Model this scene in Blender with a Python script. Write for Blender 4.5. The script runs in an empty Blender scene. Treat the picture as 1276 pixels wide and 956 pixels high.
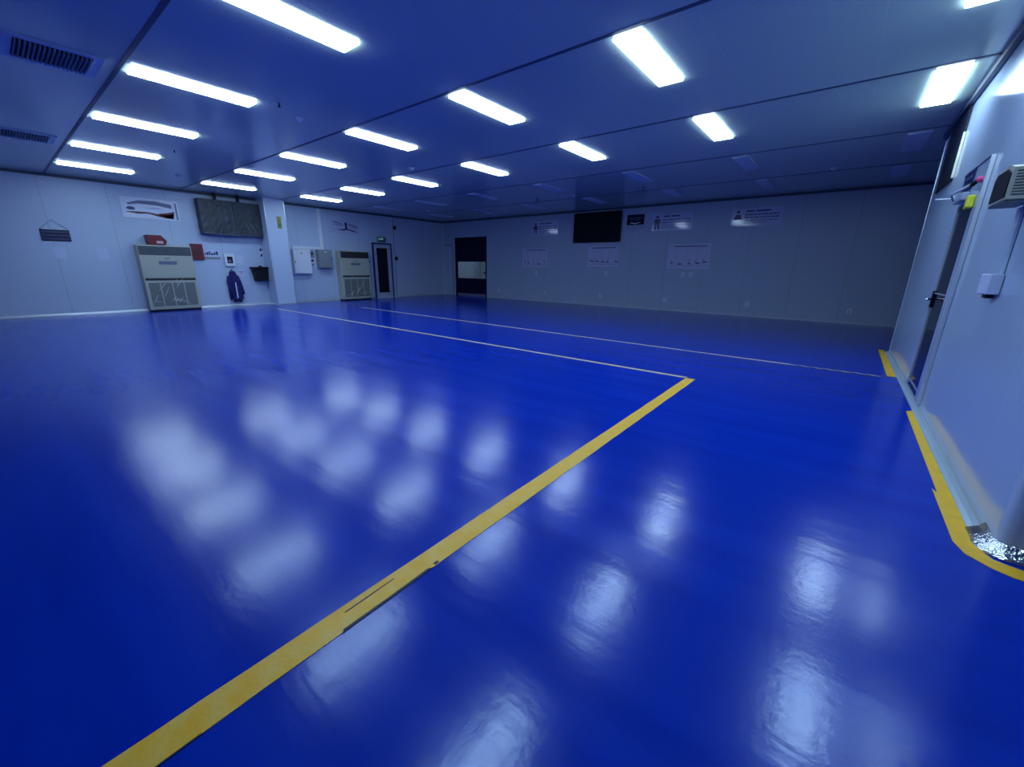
import bpy, bmesh, math, random
from mathutils import Vector, Matrix
random.seed(7)
C = bpy.context.scene.collection
PI = math.pi
XL, YB, XR, H = -15.16, 13.79, 0.81, 3.30     # left wall, back wall, right partition face, ceiling
CAMH = 1.32

# ------------------------------------------------------------------ materials
def mat(name, col, rough=0.5, metal=0.0, spec=0.5, emis=None, estr=0.0, alpha=1.0, trans=0.0, coat=0.0):
    m = bpy.data.materials.new(name); m.use_nodes = True
    b = m.node_tree.nodes['Principled BSDF']
    b.inputs['Base Color'].default_value = (*col, 1)
    b.inputs['Roughness'].default_value = rough
    b.inputs['Metallic'].default_value = metal
    b.inputs['Specular IOR Level'].default_value = spec
    b.inputs['Coat Weight'].default_value = coat
    b.inputs['Transmission Weight'].default_value = trans
    b.inputs['Alpha'].default_value = alpha
    if emis:
        b.inputs['Emission Color'].default_value = (*emis, 1)
        b.inputs['Emission Strength'].default_value = estr
    return m

def N(nt, kind, **kw):
    n = nt.nodes.new(kind)
    for k, v in kw.items(): setattr(n, k, v)
    return n

def noise_col(m, c1, c2, scale=4.0, detail=4.0, bump=0.0, stretch=(1, 1, 1), lo=0.35, hi=0.65, bscale=None):
    """mottle a material between two paint colours, optional bump"""
    nt = m.node_tree; b = nt.nodes['Principled BSDF']
    tc = N(nt, 'ShaderNodeNewGeometry'); mp = N(nt, 'ShaderNodeMapping')
    mp.inputs['Scale'].default_value = stretch
    nt.links.new(tc.outputs['Position'], mp.inputs['Vector'])
    no = N(nt, 'ShaderNodeTexNoise'); no.inputs['Scale'].default_value = scale; no.inputs['Detail'].default_value = detail
    nt.links.new(mp.outputs['Vector'], no.inputs['Vector'])
    cr = N(nt, 'ShaderNodeValToRGB')
    cr.color_ramp.elements[0].position = lo; cr.color_ramp.elements[1].position = hi
    cr.color_ramp.elements[0].color = (*c1, 1); cr.color_ramp.elements[1].color = (*c2, 1)
    nt.links.new(no.outputs['Fac'], cr.inputs['Fac']); nt.links.new(cr.outputs['Color'], b.inputs['Base Color'])
    if bump:
        n2 = N(nt, 'ShaderNodeTexNoise'); n2.inputs['Scale'].default_value = bscale or scale * 3
        nt.links.new(mp.outputs['Vector'], n2.inputs['Vector'])
        bp = N(nt, 'ShaderNodeBump'); bp.inputs['Strength'].default_value = bump; bp.inputs['Distance'].default_value = 0.01
        nt.links.new(n2.outputs['Fac'], bp.inputs['Height']); nt.links.new(bp.outputs['Normal'], b.inputs['Normal'])
    return m

def panel_wall(name, col, rough, axis, pitch=1.17, off=0.0, joint=0.012, rib=0.055, ribstr=0.12, spec=0.5, metal=0.0, jcol=0.72):
    """coated sandwich panel: joints every `pitch` metres along `axis`, fine vertical ribs"""
    m = mat(name, col, rough, metal, spec); nt = m.node_tree; b = nt.nodes['Principled BSDF']
    g = N(nt, 'ShaderNodeNewGeometry'); s = N(nt, 'ShaderNodeSeparateXYZ'); nt.links.new(g.outputs['Position'], s.inputs[0])
    a = s.outputs[axis]
    def M(op, x, y=None):
        n = N(nt, 'ShaderNodeMath', operation=op)
        for i, v in enumerate((x, y)):
            if v is None: continue
            if isinstance(v, (int, float)): n.inputs[i].default_value = v
            else: nt.links.new(v, n.inputs[i])
        return n.outputs[0]
    f = M('FRACT', M('DIVIDE', M('ADD', a, off + 500 * pitch), pitch))
    jm = M('LESS_THAN', f, joint / pitch)
    mix = N(nt, 'ShaderNodeMix', data_type='RGBA')
    nt.links.new(jm, mix.inputs['Factor'])
    mix.inputs['A'].default_value = (*col, 1); mix.inputs['B'].default_value = (*[c * jcol for c in col], 1)
    nt.links.new(mix.outputs['Result'], b.inputs['Base Color'])
    w = M('SINE', M('MULTIPLY', a, 2 * PI / rib))
    hgt = M('SUBTRACT', M('MULTIPLY', w, 0.5), M('MULTIPLY', jm, 2.0))
    bp = N(nt, 'ShaderNodeBump'); bp.inputs['Strength'].default_value = ribstr; bp.inputs['Distance'].default_value = 0.002
    nt.links.new(hgt, bp.inputs['Height']); nt.links.new(bp.outputs['Normal'], b.inputs['Normal'])
    return m

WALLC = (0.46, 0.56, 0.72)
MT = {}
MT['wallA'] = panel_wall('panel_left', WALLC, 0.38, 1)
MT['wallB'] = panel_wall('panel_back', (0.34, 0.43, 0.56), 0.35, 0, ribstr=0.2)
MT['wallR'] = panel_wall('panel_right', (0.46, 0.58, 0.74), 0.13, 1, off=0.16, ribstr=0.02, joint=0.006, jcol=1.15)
MT['ceil'] = panel_wall('panel_ceiling', (0.64, 0.76, 0.62), 0.17, 0, pitch=1.17, off=0.13, ribstr=0.02, joint=0.006, jcol=1.1)
MT['seam'] = mat('seam_strip', (0.07, 0.09, 0.13), 0.5)
MT['alu'] = mat('aluminium', (0.62, 0.68, 0.74), 0.32, 0.6)
MT['cove'] = mat('cove_coat', (0.40, 0.50, 0.58), 0.35, 0.2)
MT['foil'] = noise_col(mat('foil', (0.8, 0.84, 0.88), 0.22, 1.0), (0.7, 0.74, 0.78), (0.9, 0.93, 0.95), 20, bump=1.0, bscale=40)
MT['white'] = mat('white_plastic', (0.72, 0.76, 0.82), 0.4)
MT['paper'] = mat('paper', (0.55, 0.62, 0.80), 0.6)
MT['board'] = mat('laminated_board', (0.50, 0.53, 0.74), 0.09)
MT['boardw'] = mat('laminated_white', (0.60, 0.66, 0.80), 0.2)
MT['chart'] = mat('chart_paper', (0.48, 0.51, 0.70), 0.5)
MT['ink'] = mat('ink_navy', (0.01, 0.012, 0.10), 0.3)
MT['inkg'] = mat('ink_grey', (0.12, 0.14, 0.26), 0.4)
MT['black'] = mat('black_plastic', (0.006, 0.007, 0.012), 0.5, spec=.2)
MT['dark'] = mat('dark_panel', (0.015, 0.022, 0.035), 0.5, spec=.25)
MT['blackboard'] = mat('screen_black', (0.004, 0.010, 0.012), 0.6, spec=.12)
MT['navy'] = mat('navy_curtain', (0.003, 0.003, 0.03), 0.6, spec=.15)
MT['red'] = mat('red_paint', (0.15, 0.010, 0.018), 0.5)
MT['crimson'] = mat('dark_red_ink', (0.08, 0.012, 0.02), 0.4)
MT['pinkw'] = mat('pale_pink_label', (0.7, 0.5, 0.55), 0.5)
MT['beige'] = mat('cream_enamel', (0.40, 0.43, 0.34), 0.42)
MT['slate'] = mat('slate_louvre', (0.045, 0.07, 0.085), 0.5)
MT['slateb'] = mat('near_black_louvre', (0.003, 0.004, 0.008), 0.6, spec=.15)
MT['intake'] = mat('intake_mesh', (0.13, 0.16, 0.15), 0.6)
MT['greybox'] = mat('grey_enamel', (0.24, 0.27, 0.29), 0.5)
MT['glassd'] = mat('dark_glass', (0.003, 0.004, 0.010), 0.08, spec=0.3)
MT['green'] = mat('exit_green', (0.02, 0.16, 0.09), 0.4)
MT['greenw'] = mat('exit_pictogram', (0.45, 0.75, 0.62), 0.4, emis=(0.4, 0.9, 0.7), estr=0.15)
MT['yellow'] = mat('yellow_plastic', (0.70, 0.72, 0.03), 0.4)
MT['mustard'] = mat('mustard_sign', (0.28, 0.25, 0.03), 0.5)
MT['pink'] = mat('pink_plastic', (0.8, 0.06, 0.22), 0.4)
MT['chrome'] = mat('chrome', (0.85, 0.88, 0.9), 0.12, 1.0)
MT['steel'] = mat('door_frame_paint', (0.36, 0.42, 0.54), 0.35)
MT['cloth'] = noise_col(mat('blue_cloth', (0.02, 0.02, 0.22), 0.85), (0.006, 0.006, 0.09), (0.016, 0.018, 0.17), 9)
MT['clothd'] = mat('dark_cloth', (0.01, 0.01, 0.03), 0.9)
MT['curtain'] = mat('room_curtain', (0.42, 0.50, 0.48), 0.8)
MT['postgrey'] = mat('room_post_grey', (0.2, 0.24, 0.22), 0.8)  # even grey of the two posts behind the roll-up door
MT['film'] = mat('plastic_film', (0.78, 0.82, 0.80), 0.3, alpha=0.045, spec=0.3)
MT['creaseglint'] = mat('film_crease_glint', (0.62, 0.66, 0.62), 0.2, alpha=0.9)  # pale colour carries the highlights along the film creases
MT['filmd'] = noise_col(mat('grey_plastic_film', (0.03, 0.04, 0.055), 0.42, spec=.3), (0.028, 0.036, 0.048), (0.045, 0.058, 0.075), 3)
MT['filmedge'] = mat('film_edge', (0.20, 0.23, 0.26), 0.3)
MT['clearglass'] = mat('clear_glass', (0.8, 0.9, 0.9), 0.03, alpha=0.18, spec=0.5)
MT['off'] = mat('diffuser_off', (0.85, 0.9, 0.88), 0.35)
MT['lit'] = mat('diffuser_lit', (0.8, 0.85, 0.9), 0.4, emis=(0.56, 0.77, 1.0), estr=23.0)
MT['rim'] = mat('lamp_rim', (0.7, 0.8, 0.82), 0.4)
MT['anteroom'] = mat('anteroom_paint', (0.5, 0.55, 0.55), 0.6)
MT['edgelit'] = mat('lit_edge_yellow', (0.75, 0.74, 0.52), 0.4)  # light on the high panel's near side, put into the colour

# blue epoxy floor
def floor_mat():
    m = mat('blue_epoxy', (0.0, 0.012, 0.42), 0.24, coat=0.0); nt = m.node_tree; b = nt.nodes['Principled BSDF']
    g = N(nt, 'ShaderNodeNewGeometry')
    mp = N(nt, 'ShaderNodeMapping'); mp.inputs['Rotation'].default_value = (0, 0, math.radians(8)); mp.inputs['Scale'].default_value = (0.35, 3.0, 1)
    nt.links.new(g.outputs['Position'], mp.inputs['Vector'])
    n1 = N(nt, 'ShaderNodeTexNoise'); n1.inputs['Scale'].default_value = 1.6; n1.inputs['Detail'].default_value = 6; nt.links.new(mp.outputs['Vector'], n1.inputs['Vector'])
    r = N(nt, 'ShaderNodeMapRange'); r.inputs['To Min'].default_value = 0.13; r.inputs['To Max'].default_value = 0.24
    nt.links.new(n1.outputs['Fac'], r.inputs['Value']); nt.links.new(r.outputs['Result'], b.inputs['Roughness'])
    n2 = N(nt, 'ShaderNodeTexNoise'); n2.inputs['Scale'].default_value = 2.2; n2.inputs['Detail'].default_value = 8; nt.links.new(mp.outputs['Vector'], n2.inputs['Vector'])
    n3 = N(nt, 'ShaderNodeTexNoise'); n3.inputs['Scale'].default_value = 28; n3.inputs['Detail'].default_value = 7; nt.links.new(g.outputs['Position'], n3.inputs['Vector'])
    ad = N(nt, 'ShaderNodeMath', operation='MULTIPLY_ADD'); ad.inputs[1].default_value = 0.22
    nt.links.new(n3.outputs['Fac'], ad.inputs[0]); nt.links.new(n2.outputs['Fac'], ad.inputs[2])
    bp = N(nt, 'ShaderNodeBump'); bp.inputs['Strength'].default_value = 0.12; bp.inputs['Distance'].default_value = 0.02
    nt.links.new(ad.outputs[0], bp.inputs['Height']); nt.links.new(bp.outputs['Normal'], b.inputs['Normal'])
    b.inputs['Specular IOR Level'].default_value = 0.5
    b.inputs['Specular Tint'].default_value = (0.66, 0.84, 1.0, 1)
    # faint scuffed patches of paint
    cr = N(nt, 'ShaderNodeValToRGB'); cr.color_ramp.elements[0].position = 0.3; cr.color_ramp.elements[1].position = 0.75
    cr.color_ramp.elements[0].color = (0.0, 0.022, 0.37, 1); cr.color_ramp.elements[1].color = (0.0, 0.032, 0.47, 1)
    nt.links.new(n1.outputs['Fac'], cr.inputs['Fac']); nt.links.new(cr.outputs['Color'], b.inputs['Base Color'])
    return m
MT['floor'] = floor_mat()

def tape_mat(name, c1, c2, worn):
    m = mat(name, c1, 0.45); noise_col(m, c1, c2, 14, 6, bump=0.15, lo=0.4, hi=0.62)
    return m
MT['tape'] = tape_mat('floor_tape', (0.88, 0.48, 0.01), (0.86, 0.54, 0.07), 1)
MT['tapey'] = tape_mat('floor_tape_new', (0.90, 0.52, 0.004), (0.82, 0.48, 0.02), 1)
MT['tapew'] = tape_mat('floor_tape_pale', (0.66, 0.56, 0.34), (0.52, 0.44, 0.26), 1)
MT['scuff'] = mat('black_scuff', (0.02, 0.02, 0.04), 0.6)
def hazard():
    m = mat('hazard_tape', (0.6, 0.5, 0.2), 0.5); nt = m.node_tree; b = nt.nodes['Principled BSDF']
    g = N(nt, 'ShaderNodeNewGeometry'); s = N(nt, 'ShaderNodeSeparateXYZ'); nt.links.new(g.outputs['Position'], s.inputs[0])
    a = N(nt, 'ShaderNodeMath', operation='MULTIPLY_ADD'); nt.links.new(s.outputs[0], a.inputs[0]); a.inputs[1].default_value = 1.0; 
    k = N(nt, 'ShaderNodeMath', operation='MULTIPLY'); nt.links.new(s.outputs[1], k.inputs[0]); k.inputs[1].default_value = 1.6
    nt.links.new(k.outputs[0], a.inputs[2])
    d = N(nt, 'ShaderNodeMath', operation='DIVIDE'); nt.links.new(a.outputs[0], d.inputs[0]); d.inputs[1].default_value = 0.145
    f = N(nt, 'ShaderNodeMath', operation='FRACT'); nt.links.new(d.outputs[0], f.inputs[0])
    l = N(nt, 'ShaderNodeMath', operation='GREATER_THAN'); nt.links.new(f.outputs[0], l.inputs[0]); l.inputs[1].default_value = 0.55
    mx = N(nt, 'ShaderNodeMix', data_type='RGBA'); nt.links.new(l.outputs[0], mx.inputs['Factor'])
    mx.inputs['A'].default_value = (0.5, 0.45, 0.28, 1); mx.inputs['B'].default_value = (0.01, 0.01, 0.03, 1)
    nt.links.new(mx.outputs['Result'], b.inputs['Base Color']); return m
MT['hazard'] = hazard()

# ------------------------------------------------------------------ mesh helpers
class MB:
    """collects shapes with material slots, links them as ONE object"""
    def __init__(s): s.bm = bmesh.new(); s.slots = []
    def mi(s, m):
        if m not in s.slots: s.slots.append(m)
        return s.slots.index(m)
    def box(s, x0, x1, y0, y1, z0, z1, m, bev=0.0, seg=2):
        r = bmesh.ops.create_cube(s.bm, size=1.0)
        vs = r['verts']
        for v in vs:
            v.co = Vector(((x0 + x1) / 2 + v.co.x * (x1 - x0), (y0 + y1) / 2 + v.co.y * (y1 - y0), (z0 + z1) / 2 + v.co.z * (z1 - z0)))
        i = s.mi(m); fs = set(f for v in vs for f in v.link_faces)
        for f in fs: f.material_index = i
        if bev > 0:
            es = list(set(e for v in vs for e in v.link_edges))
            o = bmesh.ops.bevel(s.bm, geom=es, offset=bev, segments=seg, affect='EDGES', profile=0.5)
            for f in o['faces']: f.material_index = i
        return s
    def prism(s, pts, y0, y1, m):
        """outline given in x,z, extruded along y"""
        i = s.mi(m)
        a = [s.bm.verts.new((x, y0, z)) for x, z in pts]; b = [s.bm.verts.new((x, y1, z)) for x, z in pts]
        fs = [s.bm.faces.new(a), s.bm.faces.new(b[::-1])]
        n = len(pts)
        for k in range(n): fs.append(s.bm.faces.new((a[k], b[k], b[(k + 1) % n], a[(k + 1) % n])))
        for f in fs: f.material_index = i
        return s
    def slab(s, pts, z0, z1, m):
        """outline given in x,y, extruded along z"""
        i = s.mi(m)
        a = [s.bm.verts.new((x, y, z0)) for x, y in pts]; b = [s.bm.verts.new((x, y, z1)) for x, y in pts]
        fs = [s.bm.faces.new(a[::-1]), s.bm.faces.new(b)]
        n = len(pts)
        for k in range(n): fs.append(s.bm.faces.new((a[k], a[(k + 1) % n], b[(k + 1) % n], b[k])))
        for f in fs: f.material_index = i
        return s
    def tube(s, pts, r, m, n=8):
        i = s.mi(m); pts = [Vector(p) for p in pts]; rings = []
        rr = r if isinstance(r, (list, tuple)) else [r] * len(pts)
        for k, p in enumerate(pts):
            d = (pts[min(k + 1, len(pts) - 1)] - pts[max(k - 1, 0)]).normalized()
            u = d.cross(Vector((0, 0, 1)));  u = d.cross(Vector((1, 0, 0))) if u.length < 1e-3 else u
            u.normalize(); w = d.cross(u)
            rings.append([s.bm.verts.new(p + (u * math.cos(2 * PI * q / n) + w * math.sin(2 * PI * q / n)) * rr[k]) for q in range(n)])
        fs = [s.bm.faces.new(rings[0][::-1]), s.bm.faces.new(rings[-1])]
        for a, b in zip(rings, rings[1:]):
            for q in range(n): fs.append(s.bm.faces.new((a[q], a[(q + 1) % n], b[(q + 1) % n], b[q])))
        for f in fs: f.material_index = i; f.smooth = True
        return s
    def lathe(s, prof, c, axis, m, n=24):
        """prof = [(r, h)...] about axis 'z' or 'y' from centre c"""
        i = s.mi(m); rings = []
        for r, hh in prof:
            ring = []
            for q in range(n):
                a = 2 * PI * q / n
                if axis == 'z': ring.append(s.bm.verts.new((c[0] + r * math.cos(a), c[1] + r * math.sin(a), c[2] + hh)))
                else: ring.append(s.bm.verts.new((c[0] + r * math.cos(a), c[1] + hh, c[2] + r * math.sin(a))))
            rings.append(ring)
        fs = [s.bm.faces.new(rings[0][::-1]), s.bm.faces.new(rings[-1])]
        for a, b in zip(rings, rings[1:]):
            for q in range(n): fs.append(s.bm.faces.new((a[q], a[(q + 1) % n], b[(q + 1) % n], b[q])))
        for f in fs: f.material_index = i
        return s
    def grid(s, fn, nu, nv, m, smooth=True):
        i = s.mi(m)
        vs = [[s.bm.verts.new(fn(a / nu, b / nv)) for b in range(nv + 1)] for a in range(nu + 1)]
        for a in range(nu):
            for b in range(nv):
                f = s.bm.faces.new((vs[a][b], vs[a + 1][b], vs[a + 1][b + 1], vs[a][b + 1])); f.material_index = i; f.smooth = smooth
        return s
    def build(s, name, parent=None):
        bmesh.ops.recalc_face_normals(s.bm, faces=s.bm.faces[:])
        me = bpy.data.meshes.new(name); s.bm.to_mesh(me); s.bm.free()
        for m in s.slots: me.materials.append(MT[m])
        o = bpy.data.objects.new(name, me); C.objects.link(o)
        if parent: o.parent = parent
        return o

def tag(o, label=None, cat=None, group=None, kind=None):
    if label: o['label'] = label
    if cat: o['category'] = cat
    if group: o['group'] = group
    if kind: o['kind'] = kind
    return o
def empty(name, loc, rz=0.0):
    o = bpy.data.objects.new(name, None); o.empty_display_size = 0.1; C.objects.link(o)
    o.location = loc; o.rotation_euler = (0, 0, rz); return o
ROT = {'A': PI / 2, 'B': 0.0, 'R': -PI / 2}
def on_wall(wall, a, z, out=0.003):
    """location on a wall; local x = to the right seen from the room, -y = out into the room"""
    if wall == 'A': return (XL + out, a, z)
    if wall == 'B': return (a, YB - out, z)
    return (XR - out, a, z)
def wthing(name, wall, a, z, label, cat, group=None):
    o = empty(name, on_wall(wall, a, z), ROT[wall]); return tag(o, label, cat, group)
def wmesh(mb, name, wall, a, z, label, cat, group=None):
    o = mb.build(name); o.location = on_wall(wall, a, z); o.rotation_euler = (0, 0, ROT[wall]); return tag(o, label, cat, group)
def copy_tree(o, parent=None):
    c = o.copy(); C.objects.link(c)
    if parent: c.parent = parent
    for ch in list(o.children): copy_tree(ch, c)
    return c
def struct(mb, name, parent=None):
    o = mb.build(name, parent)
    if not parent: o['kind'] = 'structure'
    return o

# ------------------------------------------------------------------ the room
XE, YF = 6.5, -7.0            # right-hand end and the end behind the viewpoint
YR0, YR1 = 2.80, 9.35         # the partition block on the right
struct(MB().box(XL - .2, XE + .2, YF - .2, YB + 3.0, -0.15, 0.0, 'floor'), 'floor')
struct(MB().box(XL - .2, XE + .2, YF - .2, YB + 3.0, H, H + 0.15, 'ceil'), 'ceiling')
struct(MB().box(XL - .2, XL, YF - .2, YB + .12, 0, H, 'wallA'), 'wall_left')
w = MB()
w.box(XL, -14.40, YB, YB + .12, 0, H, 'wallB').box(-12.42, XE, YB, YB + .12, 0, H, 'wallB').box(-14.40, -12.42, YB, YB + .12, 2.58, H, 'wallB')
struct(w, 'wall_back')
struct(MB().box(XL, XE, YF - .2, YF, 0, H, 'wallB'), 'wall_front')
struct(MB().box(XE, XE + .2, YF, YR0, 0, H, 'wallA').box(XE, XE + .2, YR1, YB + .12, 0, H, 'wallA'), 'wall_far_right')
# partition block with a rounded near corner
r = 0.05
pts = [(XE + .2, YR1), (XR, YR1), (XR, YR0 + r)] + [(XR + r - r * math.cos(t), YR0 + r - r * math.sin(t)) for t in [PI / 2 * k / 8 for k in range(1, 9)]] + [(XE + .2, YR0)]
struct(MB().slab(pts, 0.0, H, 'wallR'), 'wall_right')
# room seen through the window of the rolling door
a = MB()
a.box(-15.0, -12.0, YB + 2.6, YB + 2.7, 0, H, 'anteroom').box(-15.0, -14.9, YB + .12, YB + 2.6, 0, H, 'anteroom').box(-12.1, -12.0, YB + .12, YB + 2.6, 0, H, 'anteroom')
struct(a, 'wall_anteroom')
cm = MB()
def curt(u, v): return (-14.75 + 2.1 * u, YB + 2.42 + 0.035 * math.sin(u * 2 * PI * 15), 0.1 + 2.4 * v)
cm.grid(curt, 240, 2, 'curtain')
tag(cm.build('curtain'), 'pale pleated curtain seen through the window of the dark roll-up door', 'curtain')
cl = MB().box(-13.9, -13.0, YB + .9, YB + 1.2, H - .05, H - .001, 'anteroom').build('anteroom_light')
tag(cl, 'ceiling lamp of the small room behind the dark roll-up door', 'ceiling light')
MB().box(-13.86, -13.04, YB + .92, YB + 1.18, H - .056, H - .0501, 'lit').build('diffuser', cl)
for x0, lb in ((-12.85, 'grey post at the right of the room behind the roll-up door window'), (-14.35, 'grey post at the left of the room behind the roll-up door window')):
    tag(MB().box(x0, x0 + .16, YB + 1.55, YB + 1.62, 0.0, 2.2, 'postgrey', 0.01).build('door_post'), lb, 'post', 'posts in the room behind the roll-up door')

# ceiling seams, edge trims, skirting
k = 1
for y in (-1.12, 1.33, 3.87, 6.35, 8.83, 11.28):
    x1 = XE if (y < YR0 or y > YR1) else XR
    struct(MB().box(XL + .03, x1 - .03, y - .022, y + .022, H - .004, H - .0002, 'seam'), 'trim_%d' % k); k += 1
def trim(x0, x1, y0, y1, z0, z1, m):
    global k
    o = struct(MB().box(x0, x1, y0, y1, z0, z1, m), 'trim_%d' % k); k += 1; return o
trim(XL, XL + .03, YF, YB, H - .06, H, 'seam'); trim(XL + .03, XE, YB - .03, YB, H - .06, H, 'seam')
trim(XR - .05, XR, YR0, YR1, H - .07, H, 'seam')
trim(XL + .001, XL + .03, YB - .03, YB, 0.03, H - .06, 'alu')              # corner angle left / back
trim(-14.55, -14.53, YB - .012, YB, .05, 2.27, 'seam'); trim(XL + .04, -14.53, YB - .012, YB, 2.25, 2.275, 'seam')
trim(XL, XL + .006, 11.0, 11.02, .05, H - .07, 'inkg')
trim(XR - .006, XR, YR1 - .012, YR1, .05, H - .06, 'alu')                  # bright edge where the partition ends
def skirting(name, pa, pb, out, hgt, m, proj=0.05):
    """concave cove along a wall from pa to pb, `out` = unit vector into the room"""
    mb = MB(); prof = [(0, 0), (proj, 0), (proj, .006), (proj * .55, hgt * .22), (proj * .2, hgt * .55), (.004, hgt), (0, hgt)]
    i = mb.mi(m); A = [mb.bm.verts.new((pa[0] + out[0] * p, pa[1] + out[1] * p, q)) for p, q in prof]
    B = [mb.bm.verts.new((pb[0] + out[0] * p, pb[1] + out[1] * p, q)) for p, q in prof]
    n = len(prof); fs = [mb.bm.faces.new(A), mb.bm.faces.new(B[::-1])]
    for q in range(n): fs.append(mb.bm.faces.new((A[q], A[(q + 1) % n], B[(q + 1) % n], B[q])))
    return struct(mb, name)
skirting('baseboard_left', (XL, YF), (XL, YB), (1, 0), .06, 'alu', .045)
skirting('baseboard_back', (-12.40, YB), (XE, YB), (0, -1), .05, 'cove', .03)
skirting('baseboard_right', (XR, YR0 + .03), (XR, YR1), (-1, 0), .05, 'cove', .055)
# rounded coving where the partition turns the corner, wrapped in foil tape
def corner_cove():
    mb = MB(); mb.mi('foil'); cx, cy = XR + .05, YR0 + .05
    path = [((XR, YR0 + .20), (-1, 0)), ((XR, YR0 + .10), (-1, 0))] + [((cx - .05 * math.cos(t), cy - .05 * math.sin(t)), (-math.cos(t), -math.sin(t))) for t in [PI / 2 * q / 8 for q in range(9)]] + [((XR + .25, YR0), (0, -1)), ((XR + .6, YR0), (0, -1))]
    prof = [(.001, 0), (.066, 0), (.066, .008), (.045, .022), (.022, .036), (.008, .062), (.001, .064)]
    rings = []
    for (p, o) in path:
        j = 1 + random.uniform(-.06, .06)
        rings.append([mb.bm.verts.new((p[0] + o[0] * a * j, p[1] + o[1] * a * j, b * (1 + random.uniform(-.05, .05)))) for a, b in prof])
    n = len(prof)
    for a, b in zip(rings, rings[1:]):
        for q in range(n): mb.bm.faces.new((a[q], a[(q + 1) % n], b[(q + 1) % n], b[q])).smooth = True
    mb.bm.faces.new(rings[0]); mb.bm.faces.new(rings[-1][::-1])
    return struct(mb, 'trim_%d' % k)
corner_cove(); k += 1
skirting('baseboard_right_return', (XR + .6, YR0), (XE, YR0), (0, -1), .05, 'cove', .055)

# pillar standing against the left wall
pm = MB(); pm.box(XL, -14.55, 5.83, 6.43, 0.0, H, 'wallA', 0.0)
pil = struct(pm, 'pillar')
q = MB()
q.box(XL + .02, -14.53, 5.812, 5.83, 0, .07, 'foil').box(-14.55, -14.53, 5.83, 6.43, 0, .05, 'alu')
q.build('pillar_base_trim', pil)
q = MB(); q.box(-14.552, -14.540, 5.822, 5.842, .07, H - .06, 'alu').box(-14.552, -14.540, 6.42, 6.438, .05, H - .06, 'alu')
q.build('corner_strip', pil)
sg = MB(); sg.box(-.065, .065, -.008, -.001, 0, .36, 'mustard').box(-.04, .04, -.010, -.008, .06, .16, 'green').prism([(-.035, .2), (.035, .2), (0, .28)], -.010, -.008, 'green')
o = sg.build('yellow_notice'); o.location = (-14.55, 6.22, 2.42); o.rotation_euler = (0, 0, PI / 2)
tag(o, 'small yellow notice high on the pale pillar', 'sign')

# ------------------------------------------------------------------ ceiling lights
def make_light(on):
    t = empty('ceiling_light', (0, 0, H))
    fr = MB()
    w_, l_, d_ = .14, .605, .003
    fr.box(-w_, w_, -l_, -l_ + .012, -d_, -.0005, 'rim').box(-w_, w_, l_ - .012, l_, -d_, -.0005, 'rim')
    fr.box(-w_, -w_ + .01, -l_ + .012, l_ - .012, -d_, -.0005, 'rim').box(w_ - .01, w_, -l_ + .012, l_ - .012, -d_, -.0005, 'rim')
    fr.build('frame', t)
    MB().box(-w_ + .01, w_ - .01, -l_ + .012, l_ - .012, -.020, -.001, 'lit' if on else 'off').build('diffuser', t)
    return t
xs = [-13.27, -10.97, -8.67, -6.36, -4.03, -1.89, 0.47]
cols = ['leftmost', 'second from the left', 'third from the left', 'fourth from the left', 'fifth from the left', 'sixth from the left', 'seventh from the left, nearest the right wall']
rows = [(2.00, True, 'nearest row in view'), (4.54, True, 'second row back'), (7.05, True, 'third row back'),
        (9.55, False, 'first unlit row'), (12.0, False, 'last row before the back wall')]
src = {True: make_light(True), False: make_light(False)}; usedl = {True: False, False: False}
for y, on, rn in rows:
    for x, cn in zip(xs, cols):
        if not usedl[on]: o = src[on]; usedl[on] = True
        else: o = copy_tree(src[on])
        o.location = (x, y, H)
        tag(o, '%s ceiling light, %s in the %s' % ('lit white' if on else 'unlit', cn.split(',')[0].replace(' from the left', ' from left'), rn), 'ceiling light',
            'lit ceiling panel lights' if on else 'switched-off ceiling panel lights')

# ------------------------------------------------------------------ ceiling fittings
def make_vent():
    t = empty('ceiling_vent', (0, 0, H)); w_ = .34
    f = MB()
    for a_, b_, c_, d_ in ((-w_, w_, -w_, -w_ + .07), (-w_, w_, w_ - .07, w_), (-w_, -w_ + .07, -w_ + .07, w_ - .07), (w_ - .07, w_, -w_ + .07, w_ - .07)):
        f.box(a_, b_, c_, d_, -.014, -.0005, 'rim')
    f.build('frame', t)
    MB().box(-w_ + .07, w_ - .07, -w_ + .07, w_ - .07, -.004, -.001, 'black').build('backing', t)
    for q in range(17):
        y = -w_ + .082 + q * .0315
        i_ = MB(); i_.box(-w_ + .07, w_ - .07, y, y + .003, -.040, -.005, 'rim').build('slat', t)
    return t
v = make_vent(); v.location = (-6.62, .87, H); tag(v, 'square louvred ceiling vent in the corner nearest the viewpoint', 'vent', 'louvred ceiling vents')
v2 = copy_tree(v); v2.location = (-10.95, .87, H); tag(v2, 'square louvred ceiling vent farther off, near the left wall', 'vent', 'louvred ceiling vents')

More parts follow.
